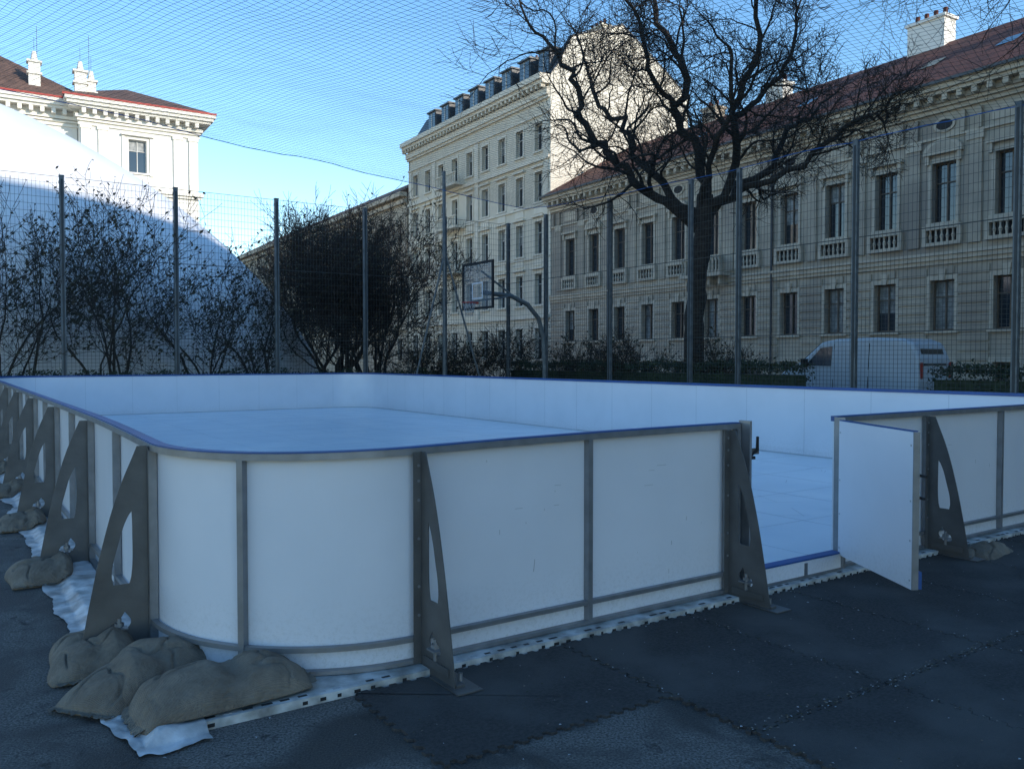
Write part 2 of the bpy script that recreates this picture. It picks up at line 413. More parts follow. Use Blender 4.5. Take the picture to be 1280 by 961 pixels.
spl(cu,[(0,0,V_),(.345,0,V_),(.335,.06,V_),(.290,.30,A_),(.225,.60,A_),(.145,.88,A_),(.07,1.07,V_),(.05,1.12,V_),(0,1.12,V_)])
spl(cu,[(.085,.42,A_),(.095,.38,V_),(.175,.38,V_),(.182,.43,A_),(.150,.59,A_),(.10,.74,A_),(.080,.77,V_),(.078,.70,A_)])
spl(cu,[(.09,.17,A_),(.13,.12,V_),(.20,.13,A_),(.19,.17,V_),(.15,.19,A_),(.12,.23,V_)])
co=bpy.data.objects.new('tmp',cu); col.objects.link(co)
bpy.context.view_layer.update()
dg=bpy.context.evaluated_depsgraph_get()
pm=bpy.data.meshes.new_from_object(co.evaluated_get(dg)); pm.materials.clear(); pm.materials.append(m_plate)
bpy.data.objects.remove(co)
fb=MB()
for i,(u,v,nu,nv) in enumerate(stan):
    o=bpy.data.objects.new('stanchion_plate_%02d'%i,pm); col.objects.link(o); o.parent=rink
    X=Vector((nu,nv,0)); Yv=Vector((0,0,1)); Z=X.cross(Yv)
    m=Matrix((X,Yv,Z)).transposed().to_4x4(); m.translation=Vector((u+nu*.012,v+nv*.012,.012)); o.matrix_local=m
    tu,tv=-nv,nu
    def sbox(d0,d1,a0,a1,z0,z1,m):
        vs=[]
        for z in (z0,z1):
            for d,a in ((d0,a0),(d1,a0),(d1,a1),(d0,a1)): vs.append((u+nu*d+tu*a,v+nv*d+tv*a,z))
        fb.add(vs,BF,m)
    sbox(.010,.014,-.045,.025,.05,1.13,m_plate)
    sbox(.15,.43,-.03,.11,.016,.022,m_plate)
    sbox(.22,.36,.004,.05,.022,.035,m_plate)
    sbox(.05,.30,-.012,-.004,.06,.10,m_plate)
    tube(fb,[(u+nu*.30+tu*.06,v+nv*.30+tv*.06,.02),(u+nu*.30+tu*.06,v+nv*.30+tv*.06,.07)],[.012,.012],8,m_steel)
    sbox(.12,.20,-.03,.03,.15,.158,m_steel)
    tube(fb,[(u+nu*.16,v+nv*.16,.10),(u+nu*.16,v+nv*.16,.21)],[.012,.012],8,m_steel)
    tube(fb,[(u+nu*.16,v+nv*.16,.165),(u+nu*.16,v+nv*.16,.185)],[.024,.024],6,m_steel)
fb.obj('stanchion_feet',rink)

b=MB()
def tarp(u0,u1,v0,v1,nu_,nv_,seed,zb):
    vs=[];fs=[]
    for j in range(nv_+1):
        for i in range(nu_+1):
            u=u0+(u1-u0)*i/nu_; v=v0+(v1-v0)*j/nv_
            n1=noise.noise(Vector((u*7,v*7,seed))); n2=noise.turbulence(Vector((u*12,v*7,seed+5)),2,True)
            f=i/nu_
            e=(noise.noise(Vector((v*2,seed,1)))*.07+noise.noise(Vector((v*11,seed,4)))*.02)*(1-f)
            ee=(noise.noise(Vector((u*5,seed,3)))*.06+noise.noise(Vector((u*17,seed,3)))*.02)*(1-j/nv_) if nv_<100 else 0
            z=zb+.004+.006*n1+.010*(n2-.3)
            uu=u+e; vv=v+ee
            if uu<-1.29 or vv<-.11: z-=.037*min(1,max(max(-1.29-uu,-.11-vv)/.06,0))
            vs.append((uu,vv,max(z,.006)))
    w=nu_+1
    for j in range(nv_):
        for i in range(nu_): a=j*w+i; fs.append((a,a+1,a+1+w,a+w))
    b.add(vs,fs,m_tarp)
tarp(-1.43,-1.10,.35,19.5,20,900,2.,.044)
tarp(-1.42,-1.10,-.23,.34,36,56,9.,.046)
b.obj('plastic_sheet',mw=RM,smooth=True)

def ground_h(u,v):
    a=max(-1.29-u,-.105-v,0)
    return .055*(1-min(1,a/.07))+.002
def sandbag(u,v,z,L,W,H,ang,seed,name='sandbag'):
    """filled sack: flat outline with square-ish corners, slack fill, sewn end hems, soft creases"""
    mb=MB(); nx,ny=96,54; ca,sa=math.cos(ang),math.sin(ang)
    rnd_=random.Random(seed)
    top=[];bot=[]
    for j in range(ny+1):
        for i in range(nx+1):
            x=-1+2*i/nx; y=-1+2*j/ny
            cx=x*(1-.05*y*y); cy=y*(1-.13*x*x*abs(x))
            X=cx*L/2;Y=cy*W/2
            w1=noise.noise(Vector((X*3.2,Y*3.2,seed*2.3))); w2=noise.noise(Vector((X*8,Y*8,seed)))
            X+=w1*.02+w2*.006; Y+=noise.noise(Vector((X*3,Y*3,seed+9.)))*.035
            d=(1-abs(x)**3.0)*(1-abs(y)**2.6); d=max(d,0)
            # slack sand: two soft lobes with a valley between
            lobe=1-.30*math.exp(-((x-.12*math.sin(seed))/.16)**2)*(1-.4*y*y)
            h=H*d**.62*lobe*(1+.22*w1+.10*w2)
            e=min(1,abs(x)**3*1.5)
            cr=math.sin(Y*55+w1*8+seed)
            h+=.008*cr*e*min(1,d*5)
            r1=abs(noise.noise(Vector((X*5+w2*.4,Y*9,seed+.5)))); h-= .020*math.exp(-(r1/.06)**2)*min(1,d*2.5)
            hem=.006+.003*abs(w2)
            wu=u+X*ca-Y*sa; wv=v+X*sa+Y*ca
            g=ground_h(wu,wv)+z
            top.append((X,Y,g+max(h,0)+hem)); bot.append((X,Y,g))
    o=len(top); vs=top+bot; fs=[]; w=nx+1
    for j in range(ny):
        for i in range(nx):
            a=j*w+i; fs.append((a,a+1,a+1+w,a+w)); fs.append((o+a,o+a+w,o+a+1+w,o+a+1))
    for i in range(nx): fs.append((i,o+i,o+i+1,i+1)); a=ny*w+i; fs.append((a,a+1,o+a+1,o+a))
    for j in range(ny): a=j*w; fs.append((a,a+w,o+a+w,o+a)); a=j*w+nx; fs.append((a,o+a,o+a+w,a+w))
    mb.add(vs,fs,m_bag)
    for sg in (-1,1):
        fl=[];k=20
        for t in range(2):
            for i in range(k+1):
                y=(-.84+1.68*i/k)*W/2
                X=sg*(L/2-.03+t*.06+.008*math.sin(i*1.7+seed)*t); wu=u+X*ca-y*sa; wv=v+X*sa+y*ca
                fl.append((X,y,z+ground_h(wu,wv)+.012+.014*t*math.sin(i*1.3+seed)**2))
        mb.add(fl,[(i,i+1,i+k+2,i+k+1) for i in range(k)],m_bag)
    return mb.obj(name,smooth=True,mw=RM@Matrix.Translation((u,v,0))@Matrix.Rotation(ang,4,'Z'))
sandbag(-1.38,1.10,.0,.66,.42,.125,math.radians(86),1)
sandbag(-1.24,.58,.0,.72,.42,.14,math.radians(38),8)
sandbag(-.97,.13,.0,.76,.40,.14,math.radians(2),2)
for k in range(1,9):
    sandbag(-1.40+R.uniform(-.04,.03),1.0+2.27*k-.02,.0,.68,.42,.125,math.radians(R.uniform(65,110)),3+k)
sandbag(5.06,-.30,-.035,.60,.32,.115,math.radians(10),20)

# ------------------------------------------------------------------ fences
def fence(name, F, L, posts_s, H=6.6):
    root=empty(name,RM)
    pb=MB()
    def fb_(mb,s0,s1,d0,d1,z0,z1,m):
        vs=[]
        for z in (z0,z1):
            for s_,d in ((s0,d0),(s1,d0),(s1,d1),(s0,d1)):
                q=F(s_,d); vs.append((q[0],q[1],z))
        mb.add(vs,BF,m)
    for s_ in posts_s:
        fb_(pb,s_-.06,s_+.06,-.05,.05,0,H,m_fence)
        fb_(pb,s_-.025,s_+.025,-.062,-.051,0.2,H-.1,m_wire)
        fb_(pb,s_-.07,s_+.07,-.06,.06,H,H+.02,m_fence)
        z=.4
        while z<H:
            fb_(pb,s_-.075,s_-.061,-.02,.02,z,z+.06,m_fence); z+=.4
    pb.obj('posts',root)
    wb=MB(); s0,s1=posts_s[0],posts_s[-1]
    s_=s0
    while s_<s1:
        fb_(wb,s_-.003,s_+.003,.064,.070,.05,H-.05,m_wire); s_+=.1
    def rail(z,h,d0,d1):
        a=s0
        while a<s1: fb_(wb,a,min(a+.8,s1),d0,d1,z-h,z+h,m_wire); a+=.8
    z=.1
    while z<H:
        rail(z,.0035,.055,.063)
        z+=.1 if z<3.0 else .2
    for z in (2.2,4.4,H-.03): rail(z+.011,.006,.05,.0635)
    wb.obj('wire_mesh',root)
fence('wire_fence',lambda s_,d:(s_,22.3+d),0,[-8.2,-5.2,-2.2,.81,3.77,6.77,9.76,12.8,15.5])
fence('wire_fence',lambda s_,d:(15.5+d,s_),0,[-9.2,-5.8,-2.4,1.0,4.4,7.94,11.37,13.1,16.55,19.95,22.3])
b=MB()
tube(b,[(12.55,21.9,0),(12.55,21.9,8.1)],[.07,.06],8,m_fence)
tube(b,[(12.55,21.9,5.2),(11.2,21.9,.1)],[.035,.035],6,m_fence)
tube(b,[(12.62,21.9,5.2),(13.9,21.3,.1)],[.035,.035],6,m_fence)
b.obj('net_mast',mw=RM)

b=MB()
nd1=math.radians(90-34.1+47); nd2=math.radians(90-34.1-43)
uA,uB,vA,vB=-16,15.5,-6,21.2
def zn(u,v):
    z=8.35-.09*max(u,-3)
    z-=.55*math.sin(math.pi*min(max((v-vA)/(vB-vA),0),1))*(.6+.4*math.sin(u*.35+1))
    z+=.12*noise.noise(Vector((u*.35,v*.35,2)))+.03*noise.noise(Vector((u*1.3,v*1.3,6)))
    return z
for ang in (nd1,nd2):
    d=Vector((math.cos(ang),math.sin(ang))); n=Vector((-d.y,d.x)); c=Vector(((uA+uB)/2,(vA+vB)/2))
    k=-180
    while k<=180:
        p=c+n*(k*.15); k+=1
        lo,hi=-100,100
        for i,(a0,a1) in enumerate(((uA,uB),(vA,vB))):
            t0=(a0-p[i])/d[i];t1=(a1-p[i])/d[i]
            if t0>t1:t0,t1=t1,t0
            lo=max(lo,t0);hi=min(hi,t1)
        if hi-lo<.3: continue
        m_=max(2,int((hi-lo)/.7)); pts=[]
        for i in range(m_+1):
            q=p+d*(lo+(hi-lo)*i/m_)
            w=.02*noise.noise(Vector((q.x*2,q.y*2,ang)))
            pts.append((q.x+w,q.y-w,zn(q.x,q.y)))
        tube(b,pts,[.0031]*len(pts),3,m_net)
net=empty('overhead_net',RM); b.obj('net_mesh',net)
b=MB()
for L_ in ([(uA+(uB-uA)*i/60,vB) for i in range(61)],[(uB,vA+(vB-vA)*i/60) for i in range(61)]):
    pts=[(u,v,zn(u,v)+.0) for u,v in L_]; tube(b,pts,[.011]*len(pts),5,m_rope)
b.obj('edge_rope',net)

hp=empty('basketball_hoop',RM)
b=MB()
pts=[(14.75,19,0),(14.75,19,1.4),(14.7,19,2.3),(14.5,19,2.95),(14.05,19,3.4),(13.4,19,3.65),(12.3,19,3.72)]
tube(b,pts,[.075]*7,10,m_fence)
tube(b,[(13.6,19,3.58),(12.25,19,4.4)],[.03,.03],6,m_fence)
tube(b,[(13.4,19,3.65),(12.2,18.3,3.45)],[.025,.025],6,m_fence); tube(b,[(13.4,19,3.65),(12.2,19.7,3.45)],[.025,.025],6,m_fence)
b.obj('pole',hp)
b=MB()
u=12.12
m_bb=M('backboard_panel',(.20,.23,.27),(.16,.19,.22),rough=.15); m_bb.node_tree.nodes['Principled BSDF'].inputs['Alpha'].default_value=.3
b.box((u-.01,18.15,3.25),(u+.01,19.85,4.60),m_bb)
for a0,a1,z0,z1 in ((18.08,19.92,3.18,3.25),(18.08,19.92,4.60,4.67),(18.08,18.15,3.25,4.60),(19.85,19.92,3.25,4.60)): b.box((u-.03,a0,z0),(u+.03,a1,z1),m_dark)
for a0,a1,z0,z1 in ((18.68,19.32,3.5,3.55),(18.68,19.32,3.98,4.03),(18.68,18.73,3.55,3.98),(19.27,19.32,3.55,3.98)): b.box((u-.016,a0,z0),(u-.011,a1,z1),m_board)
b.obj('backboard',hp)
b=MB()
rim=[(u-.32+.225*math.cos(a*math.pi/10),19+.225*math.sin(a*math.pi/10),3.38) for a in range(21)]
tube(b,rim,[.012]*21,6,m_redtrim); b.box((u-.10,18.93,3.35),(u-.011,19.07,3.41),m_redtrim)
for i in range(12):
    a=i*math.pi/6; a2=a+math.pi/6
    tube(b,[(u-.32+.22*math.cos(a),19+.22*math.sin(a),3.37),(u-.32+.15*math.cos(a2),19+.15*math.sin(a2),3.15),(u-.32+.12*math.cos(a),19+.12*math.sin(a),2.95)],[.005]*3,3,m_seam)
    tube(b,[(u-.32+.22*math.cos(a),19+.22*math.sin(a),3.37),(u-.32+.15*math.cos(a-.5),19+.15*math.sin(a-.5),3.15),(u-.32+.12*math.cos(a),19+.12*math.sin(a),2.95)],[.005]*3,3,m_seam)
b.obj('hoop_and_net',hp)

# ------------------------------------------------------------------ buildings
class Bld:
    def __init__(s,name,mw=BM): s.root=empty(name,mw); s.p={}
    def P(s,n):
        if n not in s.p: s.p[n]=MB()
        return s.p[n]
    def done(s):
        for n,mb in s.p.items(): mb.obj(n,s.root)
def fbox(mb,F,s0,s1,d0,d1,z0,z1,m):
    ox,oy,ax,ay,nx,ny=F; vs=[]
    for z in (z0,z1):
        for s_,d in ((s0,d0),(s1,d0),(s1,d1),(s0,d1)): vs.append((ox+ax*s_+nx*d,oy+ay*s_+ny*d,z))
    mb.add(vs,BF,m)
def fprism(mb,F,pts,d0,d1,m):
    ox,oy,ax,ay,nx,ny=F; n=len(pts); vs=[]
    for d in (d0,d1):
        for s_,z in pts: vs.append((ox+ax*s_+nx*d,oy+ay*s_+ny*d,z))
    mb.add(vs,[tuple(range(n)),tuple(range(2*n-1,n-1,-1))]+[(i,(i+1)%n,(i+1)%n+n,i+n) for i in range(n)],m)
def facade(B,F,L,H,bays,ww,rows,mw_,mt,mf,th=.4,surround=True,curt=.3,skip=()):
    W=B.P('walls');G=B.P('windows');T=B.P('trim')
    e=0
    for c in bays:
        fbox(W,F,e,c-ww/2,-th,0,0,H,mw_); e=c+ww/2
        z=0
        for (a,b_) in rows:
            fbox(W,F,c-ww/2,c+ww/2,-th,0,z,a,mw_); z=b_
        fbox(W,F,c-ww/2,c+ww/2,-th,0,z,H,mw_)
        for (a,b_) in rows:
            l,r=c-ww/2,c+ww/2
            h=b_-a
            if R.random()<curt:
                hh=R.choice([.35,.6,1.0]); 
                fbox(G,F,l,r,-th+.05,-th+.07,a,b_,m_glass)
                fbox(G,F,l+.06,r-.06,-th+.071,-th+.074,b_-h*hh,b_-.05,m_curt)
            else: fbox(G,F,l,r,-th+.05,-th+.07,a,b_,m_glass)
            f=.07; d0,d1=-th+.08,-th+.14
            fbox(G,F,l,l+f,d0,d1,a,b_,mf);fbox(G,F,r-f,r,d0,d1,a,b_,mf)
            fbox(G,F,l+f,r-f,d0,d1,a,a+f,mf);fbox(G,F,l+f,r-f,d0,d1,b_-f,b_,mf)
            fbox(G,F,c-.03,c+.03,d0,d1+.01,a+f,b_-f,mf)
            tz=a+h*.66
            fbox(G,F,l+f,c-.031,d0,d1+.005,tz,tz+.05,mf);fbox(G,F,c+.031,r-f,d0,d1+.005,tz,tz+.05,mf)
            if surround:
                q=.14
                fbox(T,F,l-q,l+.01,-.01,.05,a,b_,mt);fbox(T,F,r-.01,r+q,-.01,.05,a,b_,mt)
                fbox(T,F,l-q,r+q,-.01,.052,b_-.01,b_+.18,mt)
                fbox(T,F,l-q-.05,r+q+.05,-.02,.14,a-.12,a+.002,mt)
    fbox(W,F,e,L,-th,0,0,H,mw_)

B=Bld('stucco_palace'); v0=-3.7; F=(33.3,v0,0,1,-1,0); L=48.6
bays=[15.66-v0+2.69*n for n in range(-6,11)]
rows=[(.7,1.5),(2.83,4.98),(7.4,9.95)]
facade(B,F,L,12.3,bays,1.1,rows,m_stone,m_stoneL,m_frame,curt=.35)
T=B.P('trim');W=B.P('walls');G=B.P('windows')
edges=[0]+[x for c in bays for x in (c-.55-.15,c+.55+.15)]+[L]
z=.35; 
while z<5.5:
    for i in range(0,len(edges),2): fbox(W,F,edges[i],edges[i+1],-.01,.055,z,z+.33,m_stone)
    z+=.40
for i,c in enumerate(bays):
    fbox(W,F,c-.5,c+.5,-.01,.054,5.2,5.52,m_stone)
    fprism(T,F,[(c-.12,4.95),(c+.12,4.95),(c+.18,5.42),(c-.18,5.42)],.0,.12,m_stoneL)
    fbox(T,F,c-.85,c+.85,-.01,.22,10.28,10.40,m_stoneL)
    fbox(T,F,c-.78,c-.62,-.01,.16,9.9,10.28,m_stoneL);fbox(T,F,c+.62,c+.78,-.01,.16,9.9,10.28,m_stoneL)
    if i%3==0:
        pts=[(c-.85,10.40)]+[(c+.85*math.cos(a),10.40+.48*math.sin(a)) for a in [math.pi*(1-k/10) for k in range(1,10)]]+[(c+.85,10.40)]
        fprism(T,F,pts,0,.20,m_stoneL)
        pts=[(c-.65,10.43)]+[(c+.65*math.cos(a),10.43+.33*math.sin(a)) for a in [math.pi*(1-k/10) for k in range(1,10)]]+[(c+.65,10.43)]
        fprism(T,F,pts,.201,.203,m_stone)
    fbox(T,F,c-.85,c+.85,-.01,.22,6.42,6.56,m_stoneL);fbox(T,F,c-.85,c+.85,-.01,.22,7.10,7.27,m_stoneL)
    fbox(T,F,c-.85,c-.68,-.01,.20,6.561,7.10,m_stoneL);fbox(T,F,c+.68,c+.85,-.01,.20,6.561,7.10,m_stoneL)
    fbox(T,F,c-.67,c+.67,-.01,.004,6.57,7.09,m_dark)
    for k in range(5):
        x=c-.5+.25*k; ox,oy=33.3-.13,v0+x
        tube(T,[(ox,oy,6.56),(ox,oy,6.68),(ox,oy,6.8),(ox,oy,6.95),(ox,oy,7.1)],[.05,.045,.075,.035,.05],8,m_stoneL)
    x=c+1.345
    if x<L-.3:
        fbox(T,F,x-.28,x+.28,-.01,.09,6.4,10.9,m_stone)
        fbox(T,F,x-.36,x+.36,-.01,.14,10.6,10.9,m_stoneL)
    el_=[(c+.36*math.cos(a*math.pi/12),11.5+.22*math.sin(a*math.pi/12)) for a in range(24)]
    el2=[(c+.48*math.cos(a*math.pi/12),11.5+.32*math.sin(a*math.pi/12)) for a in range(24)]
    if i%3==0:
        fprism(T,F,el2,-.01,.06,m_stoneL); fprism(G,F,el_,.061,.064,m_dark)
    else: fbox(T,F,c-.7,c+.7,-.01,.03,11.2,11.8,m_stoneL)
for z0,z1,d in ((5.62,5.80,.10),(5.80,6.0,.2),(6.0,6.12,.28),(10.92,11.02,.1),(12.02,12.2,.15),(12.2,12.34,.3),(12.62,12.78,.72),(12.78,12.98,.85),(12.98,13.1,.95)):
    fbox(T,F,-.1,L,-.02,d,z0,z1-.002,m_stoneL)
fbox(T,F,-.1,L,-.02,.4,12.34,12.62,m_stone)
x=.3
while x<L: fbox(T,F,x,x+.22,.39,.68,12.36,12.618,m_stoneL); x+=.62
x=.5
while x<L:
    if min(abs(x-c) for c in bays)>.75: fbox(T,F,x,x+.16,.0,.14,11.03,11.9,m_stone)
    x+=.69
fbox(T,F,0,L,.95,1.03,13.0,13.12,m_slate)
c=bays[11]
fbox(T,F,c-1.6,c+1.6,.0,1.0,6.13,6.3,m_stoneL)
for s_ in (-1.3,-.5,.4,1.2): fbox(T,F,c+s_,c+s_+.15,.0,.7,5.7,6.13,m_stoneL)
for k in range(12): fbox(T,F,c-1.5+k*.26,c-1.42+k*.26,.86,.94,6.3,7.1,m_stoneL)
fbox(T,F,c-1.6,c+1.6,.82,.99,7.1,7.2,m_stoneL)
for c in (bays[3]+1.0,bays[9]+1.0,bays[14]+1.0):
    tube(T,[(33.3-.2,v0+c,.2),(33.3-.2,v0+c,12.0)],[.06,.06],8,m_slate)
rf=B.P('roof')
vE=v0+L
rf.add([(32.4,v0-.4,13.12),(32.4,vE,13.12),(40.3,vE,17.6),(40.3,v0-.4,17.6),(48,v0-.4,13.12),(48,vE,13.12)],[(0,3,2,1),(3,4,5,2),(0,4,3),(1,2,5)],m_tile)
W.box((33.7,v0,0),(47.5,v0+.4,13),m_stone); W.box((47.1,v0+.4,0),(47.5,vE,13),m_stone); 
ch=B.P('chimneys')
def chim(u,v,z0,z1,w,l,m,pots=3):
    ch.box((u-w/2,v-l/2,z0),(u+w/2,v+l/2,z1),m); ch.box((u-w/2-.1,v-l/2-.1,z1),(u+w/2+.1,v+l/2+.1,z1+.15),m)
    for i in range(pots):
        y=v-l/2+l*(i+.5)/pots
        tube(ch,[(u,y,z1+.15),(u,y,z1+.6)],[.13,.11],8,m_tile)
chim(40.3,20.7,16,18.8,1.0,2.0,m_white,4); chim(40.3,30.5,16,18.3,.9,1.3,m_white,3); chim(40.3,36,16,18.2,.9,1.2,m_stoneL,2); chim(40,11,16,18.8,.9,1.6,m_white,3)
for v in (9,14.5,18,25,33): 
    rf.add([(35.6,v-.4,14.98),(35.6,v+.4,14.98),(36.6,v+.4,15.55),(36.6,v-.4,15.55)],[(0,3,2,1)],m_glass)
B.done()

B=Bld('apartment_house'); F=(33.3,45,0,1,-1,0); L=23.8
bays=[1.5+2.6*n for n in range(9)]
rows=[(1.6,3.9),(5.6,7.9),(9.3,11.7),(13.1,15.3),(16.8,18.8)]
facade(B,F,L,21.2,bays,1.05,rows,m_cream,m_creamT,m_framew,curt=.25)
T=B.P('trim');W=B.P('walls');G=B.P('windows')
for c in bays:
    for z in (8.2,12.0,15.6):
        fbox(T,F,c-.8,c+.8,-.01,.24,z,z+.14,m_creamT)
    fbox(T,F,c-.6,c+.6,-.01,.06,12.25,12.75,m_creamT); fbox(T,F,c-.6,c+.6,-.01,.06,8.5,8.95,m_creamT)
for z0,z1,d in ((4.6,4.85,.2),(8.98,9.12,.12),(12.78,12.95,.12),(16.0,16.25,.22),(19.3,19.45,.12),(20.3,20.5,.2),(20.5,21.0,.35),(21.25,21.5,.75),(21.5,21.9,.95)):
    fbox(T,F,0,L,-.02,d,z0,z1-.002,m_creamT)
x=.2
while x<L: fbox(T,F,x,x+.2,.34,.7,21.0,21.248,m_creamT); x+=.6
z=.3
while z<4.5: 
    for i in range(len(bays)+1):
        a0=bays[i-1]+.72 if i else 0; a1=bays[i]-.72 if i<len(bays) else L
        fbox(W,F,a0,a1,-.01,.05,z,z+.36,m_cream)
    z+=.44
cc=bays[5]
for z in (8.9,12.7,16.3):
    fbox(T,F,cc-1.9,cc+1.9,.0,1.05,z-.05,z+.14,m_creamT)
    for k in range(13): fbox(T,F,cc-1.85+k*.3,cc-1.75+k*.3,.95,1.02,z+.14,z+.9,m_creamT)
    fbox(T,F,cc-1.9,cc+1.9,.9,1.06,z+.9,z+1.0,m_creamT)
for s_ in (bays[4]-1.3,bays[6]+1.3,bays[0]-1.3+.3,bays[8]+1.0):
    fbox(T,F,s_-.3,s_+.3,-.01,.12,4.9,19.2,m_creamT)
rf=B.P('roof')
prof=[(32.5,21.92),(33.6,22.1),(35.2,24.6),(39.8,26.1),(46.2,22.1)]
vs=[(u,v,z) for v in (45.05,68.8) for u,z in prof]
n=len(prof); rf.add(vs,[(i,i+n,i+1+n,i+1) for i in range(n-1)]+[tuple(range(n,2*n))],m_slate)
for i,c in enumerate(bays):
    if i==8: continue
    vv=45+c
    a,b_=vv-.75,vv+.75
    rf.box((33.75,a,22.3),(36.0,b_,24.1),m_slate); rf.box((33.6,a-.12,24.1),(36.4,b_+.12,24.22),m_slate)
    rf.box((33.70,a+.12,22.5),(33.749,b_-.12,23.95),m_glass)
    rf.box((33.66,vv-.04,22.5),(33.699,vv+.04,23.95),m_framew)
fw=[(33.25,0),(33.25,21.9),(33.9,22.7),(35.1,24.9),(39.8,26.65),(44.2,23.9),(46.5,22.3),(46.5,0)]
Ff=(0,45.04,1,0,0,-1)
fprism(W,Ff,fw,-.3,.1,m_fire)
for i in range(len(fw)-3):
    (a,za),(b_,zb)=fw[i+1],fw[i+2]
    fprism(T,Ff,[(a,za),(b_,zb),(b_,zb+.12),(a,za+.12)],-.35,.16,m_slate)
fbox(W,(46.4,45.3,0,1,1,0),0,23.5,-.4,0,0,22.1,m_fire); fbox(W,(33.3,68.8,1,0,0,1),0,12.7,-.3,0,0,22,m_cream)
ch=B.P('chimneys')
chim(39.9,48,25,27.3,.8,2.0,m_fire,4); chim(39.9,57,25,27.4,.8,2.0,m_white,4); chim(43,52,24,26.4,.8,1.2,m_fire,2); chim(39.9,64,25,27.2,.8,2.0,m_fire,4)
B.done()

B=Bld('corner_house'); F=(33.3,69.3,0,1,-1,0); L=66
facade(B,F,L,17.5,[1.6+2.9*n for n in range(22)],1.1,[(1.5,3.6),(5.2,7.4),(8.9,11.1),(12.6,14.8)],m_stone,m_stoneL,m_frame)
T=B.P('trim')
for z0,z1,d in ((4.4,4.6,.2),(8.2,8.4,.15),(16.6,17,.3),(17.2,17.6,.7)): fbox(T,F,0,L,-.02,d,z0,z1,m_stoneL)
B.P('roof').add([(32.6,69.3,17.62),(32.6,135.3,17.62),(40,135.3,21.5),(40,69.3,21.5),(47,69.3,17.6),(47,135.3,17.6)],[(0,3,2,1),(3,4,5,2),(0,4,3),(1,2,5)],m_tile2)
B.P('walls').box((33.7,69.3,0),(46.5,69.6,17.5),m_stone)
B.done()

B=Bld('white_town_house')
def block(u0,u1,vf,depth,H,bays,name):
    F=(u0,vf,1,0,0,-1); L=u1-u0
    facade(B,F,L,H-1.4,bays,1.35,[(1.5,3.9),(6.0,8.6),(11.2,13.6),(16.4,19.0)],m_white,m_whiteT,m_framew,curt=.9)
    T=B.P('trim');W=B.P('walls')
    for z0,z1,d in ((4.9,5.3,.25),(9.9,10.2,.2),(14.7,14.9,.2),(14.9,15.2,.35),(19.65,19.8,.15),(19.95,20.1,.2),(20.15,20.4,.35),(20.8,21.0,.85),(21.0,21.25,1.05),(21.25,21.5,1.2)):
        fbox(T,F,-d*.9,L+d,-.02,d,z0,z1-.002,m_whiteT)
    x=.1
    while x<L: fbox(T,F,x,x+.28,.3,.8,20.42,20.798,m_whiteT); x+=.75
    fbox(W,F,0,L,-.4,.1,20.41,20.79,m_white)
    e=[0]+bays+[L]
    for x in (.4,1.6,L-1.6,L-.4) if len(bays)==1 else [(e[i]+e[i+1])/2 for i in range(1,len(e)-2)]:
        fbox(T,F,x-.32,x+.32,-.01,.16,15.2,19.4,m_whiteT); fbox(T,F,x-.40,x+.40,-.01,.22,19.4,19.64,m_whiteT)
    for c in bays:
        fbox(T,F,c-1.2,c+1.2,-.01,.3,19.25,19.38,m_whiteT)
        fbox(T,F,c-1.15,c-.9,-.01,.12,16.2,19.2,m_whiteT); fbox(T,F,c+.9,c+1.15,-.01,.12,16.2,19.2,m_whiteT)
    W.box((u0,vf+.4,0),(u0+.3,vf+depth,H-1.0),m_white); W.box((u1-.3,vf+.4,0),(u1,vf+depth,H-1.0),m_white); W.box((u0,vf+depth-.3,0),(u1,vf+depth,H-1.0),m_white)
    Fs=(u1,vf,0,1,1,0)
    for z0,z1,d in ((20.15,20.4,.35),(20.8,21.0,.85),(21.0,21.25,1.05),(21.25,21.5,1.2)): fbox(T,Fs,0,depth,-.02,d,z0+.001,z1-.003,m_whiteT)
    o=1.25
    T2=B.P('gutter')
    T2.box((u0-o,vf-o,21.5),(u1+o,vf-o+.25,21.64),m_redtrim); T2.box((u1+o-.25,vf-o+.25,21.5),(u1+o,vf+depth,21.64),m_redtrim)
block(5.2,13.9,68,16,22,[4.1],'a')
block(-26,5.15,69.4,14,22,[1.8+2.75*i for i in range(10)],'b')
rf=B.P('roof')
def hip(u0,u1,v0_,v1,z0,z1,m):
    w=(v1-v0_)/2; w2=min(w,(u1-u0)/2)
    rf.add([(u0,v0_,z0),(u1,v0_,z0),(u1,v1,z0),(u0,v1,z0),(u0+w2,v0_+w,z1),(u1-w2,v0_+w,z1)],[(0,1,5,4),(1,2,5),(2,3,4,5),(3,0,4)],m)
hip(4.1,15.0,66.9,84,21.65,25.0,m_tile2); hip(-27,6.3,68.3,83.4,21.66,26.8,m_tile2)
ch=B.P('chimneys')
def chim2(u,v,z0,z1,w):
    ch.box((u-w,v-w*.8,z0),(u+w,v+w*.8,z1),m_white)
    for zz in (z1-.9,z1): ch.box((u-w-.12,v-w*.8-.12,zz),(u+w+.12,v+w*.8+.12,zz+.16),m_whiteT)
    tube(ch,[(u,v,z1+.16),(u,v,z1+.9)],[.28,.14],8,m_white)
    tube(ch,[(u,v,z1+.8),(u,v,z1+2.0)],[.02,.015],4,m_wire)
chim2(2.3,69.9,21.7,24.3,.40); chim2(5.4,69.2,21.7,23.9,.42); chim2(6.2,69.6,21.7,23.4,.32); chim2(-4.5,71,21.7,25.2,.45)
for u in (1.6,5.2): tube(ch,[(u+.9,70,21.6),(u+.9,70,27.2)],[.03,.02],4,m_wire)
B.done()

